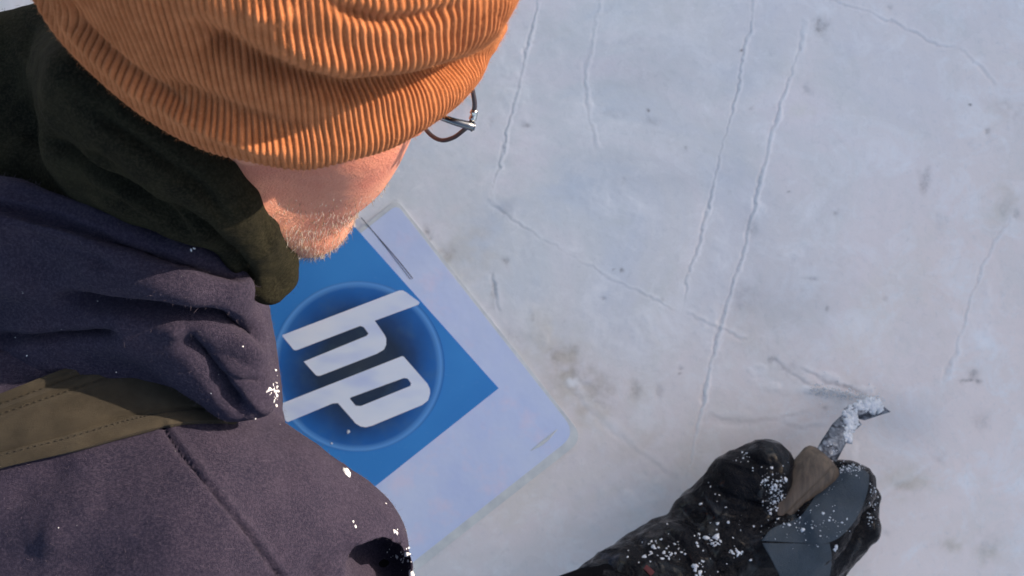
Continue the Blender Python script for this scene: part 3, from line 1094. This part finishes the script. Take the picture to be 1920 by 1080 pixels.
b = Blob()
b.cap(HD(-.035, 0, -.055), P(270, 430, .40), .060, .066, .02)
hug = [(108, 72, .45, .015), (122, 110, .46, .022), (168, 160, .47, .021), (240, 222, .47, .0205), (318, 278, .48, .0185), (385, 328, .48, .0165), (430, 384, .48, .0150), (472, 440, .48, .0140), (512, 492, .48, .0130), (526, 520, .475, .0098)]
for dv, dz in ((0, .002), (26, -.008)):
    b.chain([(u - dv * .7, v + dv, zs(u, v, z_) + dz, r_ * (1 if dv == 0 else .85)) for u, v, z_, r_ in hug], .006)
b.chain([(250, 340, .50, .016), (370, 420, .507, .015), (450, 490, .500, .0125), (500, 545, .485, .009)], .006)
b.chain([(60, 300, .485, .015), (200, 380, .495, .015), (330, 455, .495, .013), (430, 520, .48, .010)], .006)
b.chain([(-80, 270, .47, .018), (40, 310, .478, .018), (150, 385, .482, .014), (250, 440, .478, .012)], .007)
b.chain([(150, 130, .47, .030), (230, 230, .488, .024), (330, 310, .495, .018), (430, 400, .48, .02), (490, 480, .46, .02)], .012)
b.chain([(110, 62, .46, .019), (150, 60, .45, .03)], .01)
b.chain([(-120, 140, .45, .030), (20, 118, .455, .026), (120, 120, .46, .026)], .015)
b.chain([(-150, 220, .44, .04), (40, 220, .45, .035), (160, 250, .46, .03)], .015)
for (u, v, r_) in ((150, 270, .016), (250, 340, .015), (330, 385, .014)):
    b.cap(P(u, v, zs(u, v, .48) - .004), P(u + 10, v + 8, zs(u, v, .48) - .004), r_, r_, .02)
gaiter = b.mesh('neck_gaiter', .0034, M_gaiter, person, 2)
apply_mod(gaiter, 'SUBSURF', levels=1, render_levels=1)
crease(gaiter, [
    ([(60, 45), (45, 90), (70, 140)], 9, -.004, .2),
    ([(150, 190), (260, 270), (370, 350), (440, 430)], 14, -.0050, .2),
    ([(40, 250), (160, 300), (270, 380), (380, 480)], 14, -.0100, .2),
    ([(120, 330), (240, 400), (330, 470)], 10, -.004, .2),
    ([(300, 380), (390, 440), (450, 500), (490, 550)], 10, -.0080, .2),
    ([(480, 380), (500, 440), (520, 500)], 8, -.0012, .2),
])
Xg = co_of(gaiter)
set_co(gaiter, Xg + no_of(gaiter) * (fbm(Xg, 45, 5, 3) * .0012)[:, None])

# ---- jacket
b = Blob()
b.chain(TORSO, .05)
b.chain(ARM_R, .03)
b.chain([(585, 1070, .40, .055), (640, 1235, .31, .064)], .02)
b.chain([(190, 880, .385, .11), (375, 995, .43, .068)], .05)
b.chain([(-250, 950, .26, .11), (180, 1010, .395, .10)], .05)
b.chain([(480, 80, .30, .06), (600, -80, .17, .056), (530, -150, .07, .046)], .02)
b.chain([(-200, 600, .36, .07), (150, 640, .405, .055), (330, 690, .425, .040)], .03)
b.ell(P(712, 1066, .425), np.array([[.8, .6, 0], [-.6, .8, 0], [0, 0, 1.0]]), (.0150, .0225, .048), .005, cut=True)
jacket = b.mesh('jacket', .0044, M_jacket, person, 2, floor=.01)
apply_mod(jacket, 'SUBSURF', levels=1, render_levels=1)
b = Blob()
# bunched hood and collar
b.chain([(-200, 560, .37, .07), (180, 590, .43, .058), (320, 610, .44, .045), (390, 680, .44, .03)], .02)
b.chain([(-120, 372, .500, .019), (20, 397, .515, .0185), (190, 456, .522, .017), (330, 510, .520, .0165), (424, 545, .510, .0155)], .008)
b.chain([(-120, 470, .480, .022), (60, 490, .495, .022), (250, 530, .500, .021), (390, 580, .496, .021), (440, 618, .490, .0175)], .010)
b.chain([(-120, 600, .43, .028), (100, 590, .475, .022), (260, 600, .492, .019), (360, 620, .490, .020), (438, 680, .484, .0185), (464, 728, .478, .0150)], .010)
b.chain([(330, 640, .480, .02), (385, 690, .482, .017), (435, 742, .478, .0130), (482, 748, .474, .0112)], .008)
hood = b.mesh('hood', .0036, M_jacket, jacket, 2)
apply_mod(hood, 'SUBSURF', levels=1, render_levels=1)
for part_ in (jacket, hood): crease(part_, [
    # hood hem and folds
    ([(-60, 372), (100, 408), (250, 462), (380, 502), (470, 520)], 9, -.0085, .05),
    ([(0, 335), (150, 385), (300, 445), (440, 490)], 12, .0030, .1),
    ([(100, 560), (200, 575), (300, 582), (400, 595), (470, 622), (500, 660)], 14, -.0150, .15),
    ([(110, 520), (220, 530), (330, 540), (420, 555)], 22, .0040, .2),
    ([(-40, 640), (60, 640), (150, 630), (230, 632)], 12, -.0095, .15),
    ([(330, 620), (370, 650), (400, 690), (430, 740), (470, 775)], 15, -.0105, .15),
    ([(250, 610), (320, 618), (370, 640), (410, 690)], 14, .0035, .3),
    ([(400, 700), (450, 712), (500, 716)], 8, -.0028, .2),
    ([(430, 600), (470, 640), (490, 690)], 18, .0035, .3),
    ([(380, 650), (430, 670), (480, 690)], 12, -.0026, .3),
    ([(440, 730), (480, 760), (510, 778)], 8, .0026, .3),
    ([(-20, 440), (120, 470), (260, 520)], 16, -.0040, .3),
    # shoulder seam and soft folds
    ([(300, 790), (340, 850), (400, 925), (455, 990), (520, 1075), (560, 1130)], 3.6, -.0030, .02),
    ([(310, 785), (352, 845), (412, 920), (467, 985), (532, 1070), (570, 1125)], 7, .0010, .02),
    ([(0, 950), (80, 900), (140, 860)], 26, -.0035, .3),
    ([(60, 1080), (120, 980), (210, 900)], 34, .0030, .3),
    ([(420, 830), (560, 860), (650, 930)], 40, .0022, .3),
    ([(-20, 1040), (160, 1060), (330, 1000)], 30, -.0030, .3),
    ([(560, 1090), (620, 1050), (690, 1040)], 14, -.0030, .2),
    ([(650, 1010), (700, 1020), (740, 1060)], 16, .0030, .3),
])
for part_ in (jacket, hood):
    Xj = co_of(part_)
    set_co(part_, Xj + no_of(part_) * (fbm(Xj, 14, 5, 3) * .0022 + fbm(Xj, 70, 9, 3) * .0006)[:, None])
tag(jacket, 'grey purple fleece jacket with a bunched hood')
print('jacket', len(jacket.data.vertices))

# tear in the sleeve: dark opening with the black undersleeve showing
b = Blob()
b.chain(FORE_R[:3], .02, mul=.9)
b.chain([(640, 1235, .30, .054), (650, 1250, .30, .052)], .01)
b.cap(P(702, 1074, .362), P(702, 1100, .358), .0245, .0245, .01)
under = b.mesh('undersleeve', .004, M_lining, person, 2)

bm_cache = {}


def bvh(o):
    if o.name not in bm_cache:
        me = o.data
        bm_cache[o.name] = BVHTree.FromPolygons([v.co for v in me.vertices], [tuple(p.vertices) for p in me.polygons])
    return bm_cache[o.name]


def on_surface(trees, u, v, lift=0.0, default=.4):
    o = Vector((0, 0, CAM_H))
    tgt = Vector(P(u, v, 0.0)) - o
    best = None
    for t_ in trees:
        loc, nrm, idx, dist = t_.ray_cast(o, tgt.normalized())
        if loc is not None and (best is None or dist < best[2]): best = (loc, nrm, dist)
    if best is None: return P(u, v, default), np.array([0, 0, 1.0])
    n = best[1]
    if n.dot(tgt) > 0: n = -n
    return np.array(best[0] + n * lift), np.array(n)


def drape(name, top, bot, nu, nv, trees, lift, thick, mat, parent, seams=(), smooth_it=6):
    """a band of cloth laid over a surface between two edge lines"""
    A, B = bez(top, nu), bez(bot, nu)
    G = np.zeros((nu, nv, 3))
    for i in range(nu):
        for j in range(nv):
            f = j / (nv - 1)
            q = A[i] * (1 - f) + B[i] * f
            G[i, j], _ = on_surface(trees, q[0], q[1], 0)
    D = CAM_H - G[..., 2]
    for _ in range(smooth_it):
        Dm = D.copy()
        Dm[1:-1] = np.minimum(D[1:-1], (D[:-2] + D[2:]) / 2)
        Dm[:, 1:-1] = (Dm[:, :-2] + Dm[:, 1:-1] * 2 + Dm[:, 2:]) / 4
        D = Dm
    q0 = (G - np.array([0, 0, CAM_H])) / (CAM_H - G[..., 2])[..., None]
    G = np.array([0, 0, CAM_H]) + q0 * (D - lift)[..., None]
    for s_, dep in seams:
        j = int(s_ * (nv - 1))
        for dj, w in ((-1, .5), (0, 1), (1, .5)):
            if 0 <= j + dj < nv: G[:, j + dj, 2] -= dep * w
    N = np.cross(np.gradient(G, axis=0), np.gradient(G, axis=1))
    N /= np.linalg.norm(N, axis=2)[..., None] + 1e-12
    N[N[..., 2] < 0] *= -1
    e = np.ones(nv)
    L = G - N * thick
    V = np.concatenate([G.reshape(-1, 3), L.reshape(-1, 3)])
    I = np.arange(nu * nv).reshape(nu, nv)
    K = I + nu * nv
    F = [np.stack([I[:-1, :-1], I[1:, :-1], I[1:, 1:], I[:-1, 1:]], -1).reshape(-1, 4), np.stack([K[:-1, :-1], K[:-1, 1:], K[1:, 1:], K[1:, :-1]], -1).reshape(-1, 4)]
    for a, c in ((I[:, 0], K[:, 0]), (K[:, -1], I[:, -1])): F.append(np.stack([a[:-1], c[:-1], c[1:], a[1:]], -1))
    for a, c in ((K[0], I[0]), (I[-1], K[-1])): F.append(np.stack([a[:-1], c[:-1], c[1:], a[1:]], -1))
    o = make(name, V, np.concatenate(F), mat, parent)
    apply_mod(o, 'BEVEL', width=.0005, segments=2, limit_method='ANGLE', angle_limit=1.0)
    return o, G


# strap over the shoulder
TJ = [bvh(jacket)]
strap, G = drape('shoulder_strap', [(-140, 790), (0, 738), (110, 695), (205, 664), (290, 655), (350, 668), (400, 700), (440, 742)],
                 [(-140, 920), (0, 878), (120, 850), (230, 818), (300, 800), (360, 790), (410, 788), (446, 790)],
                 130, 30, TJ, .0045, .003, M_strap, person, seams=((.14, .0024), (.28, .0015), (.80, .0020)))
tag(strap, 'olive green webbing strap over the shoulder')
# stitches along the strap
paths = []
for j in (4, 8, 24):
    for i in range(2, 126, 2):
        a, c = G[i, j], G[i + 1, j]
        paths.append([a + (0, 0, .0004), (a + c) / 2 + (0, 0, .0007), c + (0, 0, .0004)])
V, F = tube_mesh(paths, [[.0003] * 3] * len(paths), 4)
make('stitching', V, F, M_stitch, strap)

# ---- trousers and boots
b = Blob()
for ch in LEGS: b.chain(ch, .03, px=False)
b.cap((-.66, .1, .28), (-.66, -.14, .28), .12, .12, .03)
trousers = b.mesh('trousers', .007, M_trouser, person, 2, floor=.003)
for ch in FEET:
    b = Blob()
    b.chain(ch, .02, px=False, mul=1.12)
    b.cap(np.array(ch[1][:3]), np.array(ch[1][:3]) + (-.012, 0, -.005), .042, .04, .01)
    b.mesh('boot', .006, M_glove, person, 2, floor=.003)

# ---- gloves
b = Blob()
b.chain([(1150, 1165, .14, .052), (1200, 1128, .12, .050), (1262, 1080, .10, .048), (1330, 1030, .082, .041)], .012)
b.chain([(1290, 958, .085, .014), (1300, 975, .08, .025)], .012)
b.chain(HAND['palm'], .02)
for nm in ('thumb', 'index', 'middle', 'ring', 'little'): b.chain(HAND[nm], .005)
glove = b.mesh('glove', .0026, M_glove, person, 2, floor=.003)
apply_mod(glove, 'SUBSURF', levels=1, render_levels=1)
Xg = co_of(glove)
Ng = no_of(glove)
ridg = 1 - np.abs(fbm(Xg, 28, 13, 3)) * 2.0
set_co(glove, Xg + Ng * (ridg * .0022 + fbm(Xg, 90, 3, 2) * .0006)[:, None])
crease(glove, [
    ([(1270, 945), (1310, 985), (1350, 1050), (1370, 1090)], 9, -.004, .2),
    ([(1230, 975), (1275, 1020), (1300, 1080)], 8, -.003, .2),
    ([(1185, 1000), (1230, 1050), (1250, 1090)], 8, -.003, .2),
    ([(1320, 900), (1360, 930), (1420, 950), (1470, 975)], 7, -.0025, .2),
    ([(1360, 870), (1400, 885), (1440, 890)], 7, -.0020, .3),
    ([(1395, 845), (1420, 870), (1470, 880)], 6, -.0024, .3),
    ([(1410, 1000), (1440, 975), (1475, 960)], 8, -.0040, .2),
    ([(1345, 1075), (1400, 1050), (1430, 1015)], 9, -.0030, .2),
    ([(1120, 1050), (1180, 1075), (1200, 1100)], 9, -.0030, .2),
])
tag(glove, 'wet black work glove')
b = Blob()
b.chain([(520, -160, .05, .040), (480, -190, .04, .036)], .01)
for k, (dx, dy, L) in enumerate(((.045, -.03, .045), (.07, .0, .06), (.068, .02, .065), (.06, .038, .06), (.048, .054, .048))):
    a_ = LH + np.array([dx * .35, dy * .5, 0])
    d_ = np.array([dx, dy, 0]) / math.hypot(dx, dy)
    b.cap(a_, a_ + d_ * L * .6 + (0, 0, -.006), .0145, .0135, .004)
    b.cap(a_ + d_ * L * .6 + (0, 0, -.006), a_ + d_ * L * 1.05 + (0, 0, -.012), .0135, .012, .003)
b.mesh('glove', .004, M_glove, person, 2, floor=.002)

TG = [bvh(glove)]
pn, G2 = drape('glove_panel', [(1428, 1014), (1450, 990), (1500, 968), (1532, 925), (1560, 890), (1590, 872), (1622, 882)],
               [(1540, 1020), (1558, 1016), (1580, 1003), (1602, 978), (1618, 948), (1628, 915), (1630, 890)],
               60, 34, TG, .0012, .002, M_panel, glove, smooth_it=3)
tag(pn, 'blue grey cloth panel on the back of the glove')
pn2, G3 = drape('glove_panel', [(1429, 1018), (1445, 1045), (1462, 1080), (1475, 1110)],
                [(1556, 1019), (1560, 1045), (1556, 1080), (1545, 1110)],
                36, 30, TG, .0010, .002, M_panel, glove, smooth_it=3)
lb, _g = drape('label', [(1212, 1058), (1220, 1064), (1228, 1072)], [(1206, 1066), (1213, 1072), (1220, 1080)], 10, 6, TG, .0014, .001, M_label, glove, smooth_it=2)
tag(lb, 'small red label near the cuff')
tag(pn2, 'darker blue grey cloth panel near the wrist')

TJ.append(bvh(hood))
m = Mat('lint', .9, Specular_IOR_Level=.1)
m.col((.13, .11, .145))
fibres('lint', jacket, seen, 16000, .0022, .00006, m.m, jacket, 4, .5)
fibres('lint', hood, seen, 8000, .0022, .00006, m.m, hood, 5, .5)
m = Mat('olive_lint', .9, Specular_IOR_Level=.1)
m.col((.045, .043, .028))
fibres('lint', gaiter, seen, 6000, .0018, .00006, m.m, gaiter, 6, .5)

# ---- beard
print('beard')
Xp = co_of(person)
Np = no_of(person)
loc = (Xp - HC) @ AX.T            # forward, right, up in the head's frame
sel = (loc[:, 2] < -.040 - .25 * np.clip(.05 - loc[:, 0], 0, .1)) & (loc[:, 2] > -.135) & (loc[:, 0] > -.02) & (np.abs(loc[:, 1]) < .085) & (loc[:, 0] < .11)
sel &= ~((loc[:, 0] > .072) & (loc[:, 2] > -.080) & (loc[:, 2] < -.058))
cand = np.where(sel)[0]
print('beard candidates', len(cand))
bv, bf, bm = [], [], []
for mi, (nh, L0, rad) in enumerate(((5600, .0034, .00012), (4200, .0037, .00012), (1800, .0034, .00012))):
    paths, rr = [], []
    for i in rng.choice(cand, nh):
        dens = np.clip((-loc[i, 2] - .035) / .045, 0.15, 1)
        if rng.random() > dens: continue
        n = Np[i]
        d = n * .30 - hU * .75 - hF * .15 + rng.normal(0, .30, 3)
        d /= np.linalg.norm(d)
        L = L0 * rng.uniform(.4, 1.25) * (.45 + .55 * dens)
        a = Xp[i] - n * .0004 + rng.normal(0, .0008, 3)
        c = a + d * L * .5 + n * .0004
        e = c + (d * .8 + rng.normal(0, .35, 3)) * L * .5
        paths.append([a, c, e])
        rr.append([rad, rad * .85, rad * .2])
    tv, tf = tube_mesh(paths, rr, 3, cap=False)
    bf += [tuple(q + len(bv) for q in f) for f in tf]
    bm += [mi] * len(tf)
    bv += tv
beard = make('beard', bv, bf, M_hairs, person)
beard.data.polygons.foreach_set('material_index', bm)
tag(beard, 'short greying beard')

# ---- snow and ice crumbs caught on the clothes
def scatter(trees, spots, seed, lift=0.0):
    r = np.random.default_rng(seed)
    cs, ss = [], []
    for (u, v, du, dv, n, s) in spots:
        for _ in range(n):
            p, nn = on_surface(trees, u + r.normal(0, du), v + r.normal(0, dv), lift)
            if p[2] < .02 or abs(p[2] - .4) < 1e-9: continue
            cs.append(p)
            ss.append(s * min(2.2, r.lognormal(-.45, .55)))
    return crumbs(cs, ss, seed)


V, F = scatter(TJ, [(742, 998, 4, 3, 5, .0008), (763, 1000, 2, 8, 5, .0012), (765, 1040, 6, 14, 14, .0011), (745, 1045, 10, 10, 14, .0010), (650, 888, 3, 3, 6, .0014), (770, 1070, 3, 8, 6, .0014),
                    (516, 735, 3, 14, 40, .0006), (505, 735, 5, 5, 6, .0009), (360, 468, 2, 2, 3, .0009), (664, 980, 3, 3, 2, .0009), (420, 700, 300, 200, 30, .00032), (722, 948, 3, 2, 2, .0010), (110, 990, 2, 2, 1, .001), (42, 549, 2, 2, 2, .0008), (460, 648, 2, 2, 1, .001)], 4)
make('snow_crumbs', V, F, M_snow, jacket)['kind'] = 'stuff'
V, F = scatter(TG + [bvh(pn), bvh(pn2)], [(1455, 930, 10, 20, 150, .0007), (1445, 905, 12, 16, 40, .0008), (1335, 1030, 60, 40, 22, .0014), (1250, 1040, 16, 8, 16, .0016), (1210, 1040, 20, 12, 12, .0016), (1300, 1010, 40, 30, 14, .0013),
                    (1310, 1068, 5, 10, 22, .0012), (1342, 1020, 7, 3, 14, .0012), (1378, 1036, 11, 4, 20, .0013), (1230, 1020, 14, 3, 8, .0018), (1335, 1010, 14, 2, 8, .0014), (1585, 878, 20, 5, 150, .0006), (1500, 980, 40, 9, 60, .0007), (1545, 915, 34, 28, 60, .0005),
                    (1635, 945, 4, 22, 40, .0009), (1566, 1030, 3, 3, 3, .0022), (1330, 935, 30, 30, 10, .0010), (1520, 1000, 40, 14, 30, .0005), (1400, 860, 18, 12, 14, .0009)], 6)
make('snow_crumbs', V, F, M_snow, glove)['kind'] = 'stuff'

# ------------------------------------------------------------------ carving tool
tool = bpy.data.objects.new('carving_tool', None)
C.objects.link(tool)
tool.location = (0, 0, 0)
tag(tool, 'carving tool with brown wooden handle and frosted steel blade, gripped in black glove', 'carving tool')
# handle: flattened, faceted grip swept along its axis
ax = bez([P(1552, 862, .074), P(1535, 880, .076), P(1500, 915, .078), P(1450, 965, .078), (P(1390, 1020, .074)), P(1360, 1050, .07)], 46)
wid = np.interp(np.linspace(0, 1, 46), [0, .05, .15, .3, .6, 1], [.0145, .0185, .0200, .0190, .017, .016])
hei = np.interp(np.linspace(0, 1, 46), [0, .06, .2, .6, 1], [.005, .009, .0115, .012, .012])
V, F = [], []
sd = 72
for i in range(46):
    T = np.gradient(ax, axis=0)[i]
    T /= np.linalg.norm(T)
    a = np.cross(T, (0, 0, 1.0))
    a /= np.linalg.norm(a)
    u_ = np.cross(a, T)
    for j in range(sd):
        ph = 2 * math.pi * j / sd
        c, s = math.cos(ph), math.sin(ph)
        tw = .7
        c = math.copysign(abs(c) ** .6, c)
        s = math.copysign(abs(s) ** .6, s)
        gr = 1 - .14 * math.exp(-((ph - 1.25) / .09) ** 2) * min(1, i / 5)
        c, s = c * math.cos(tw) - s * math.sin(tw), c * math.sin(tw) + s * math.cos(tw)
        V.append(ax[i] + (a * wid[i] * c + u_ * (hei[i] + .002) * s) * gr)
F = [(i * sd + j, i * sd + (j + 1) % sd, (i + 1) * sd + (j + 1) % sd, (i + 1) * sd + j) for i in range(45) for j in range(sd)]
F += [tuple(range(sd))[::-1], tuple(45 * sd + j for j in range(sd))]
handle = make('handle', V, F, M_wood, tool)
tag(handle, 'brown wooden handle')
# blade: strip that bends into a hooked, pointed tip
def slab(name, top, bot, n, nw, thick, dome):
    A = np.array([P(*q) for q in top])
    B = np.array([P(*q) for q in bot])
    k = np.linspace(0, len(A) - 1, n)
    A = np.stack([np.interp(k, range(len(A)), A[:, c]) for c in range(3)], -1)
    B = np.stack([np.interp(k, range(len(B)), B[:, c]) for c in range(3)], -1)
    V = []
    for i in range(n):
        for j in range(nw):
            f = j / (nw - 1)
            V.append(A[i] * (1 - f) + B[i] * f + np.array([0, 0, dome * math.sin(math.pi * f)]))
    n0 = len(V)
    V += [v - np.array([0, 0, thick]) for v in V]
    I = np.arange(n * nw).reshape(n, nw)
    K = I + n0
    F = [np.stack([I[:-1, :-1], I[1:, :-1], I[1:, 1:], I[:-1, 1:]], -1).reshape(-1, 4), np.stack([K[:-1, :-1], K[:-1, 1:], K[1:, 1:], K[1:, :-1]], -1).reshape(-1, 4)]
    for a, c in ((I[:, 0], K[:, 0]), (K[:, -1], I[:, -1]), (K[0], I[0]), (I[-1], K[-1])): F.append(np.stack([a[:-1], c[:-1], c[1:], a[1:]], -1))
    return make(name, V, np.concatenate(F), M_steel, tool, smooth=False)


blade = slab('blade', [(1528, 850, .076), (1544, 822, .069), (1562, 795, .057), (1591, 768, .040)],
             [(1568, 866, .072), (1583, 838, .066), (1597, 812, .054), (1616, 796, .036)], 40, 9, .0024, .0022)
tag(blade, 'steel blade crusted with frost')
tip = slab('blade_tip', [(1583, 767, .041), (1606, 757, .036), (1637, 744, .028), (1667, 770, .018)],
           [(1598, 783, .039), (1622, 788, .034), (1645, 780, .026), (1668, 773, .018)], 30, 7, .0024, .0035)
# shavings stuck on the blade and heaped beside the tip
TB = [bvh(blade), bvh(tip)]
V, F = scatter(TB, [(1594, 790, 5, 14, 200, .0021), (1592, 822, 4, 8, 70, .0018), (1622, 758, 14, 5, 260, .0021), (1645, 760, 8, 5, 120, .0019), (1560, 838, 8, 8, 8, .0008), (1585, 775, 4, 4, 40, .0015)], 8)
make('snow_crumbs', V, F, M_snow, blade)['kind'] = 'stuff'
r = np.random.default_rng(12)
cs, ss = [], []
for _ in range(420):
    t_ = r.random()
    u = 1520 + 130 * t_ + r.normal(0, 6)
    v = 722 + 26 * t_ + r.normal(0, 5) + 6
    cs.append(P(u, v, abs(r.normal(0, .0035)) + .001))
    ss.append(.0009 * r.uniform(.3, 1.1))
for _ in range(120):
    cs.append(P(1600 + r.normal(0, 50), 760 + r.normal(0, 28), .001))
    ss.append(.0006 * r.uniform(.3, 1.1))
V, F = crumbs(cs, ss, 5)
sh = make('snow_shavings', V, F, M_snow)
tag(sh, 'white shaved snow heaped beside the blade tip', 'snow', kind='stuff')
print('done')
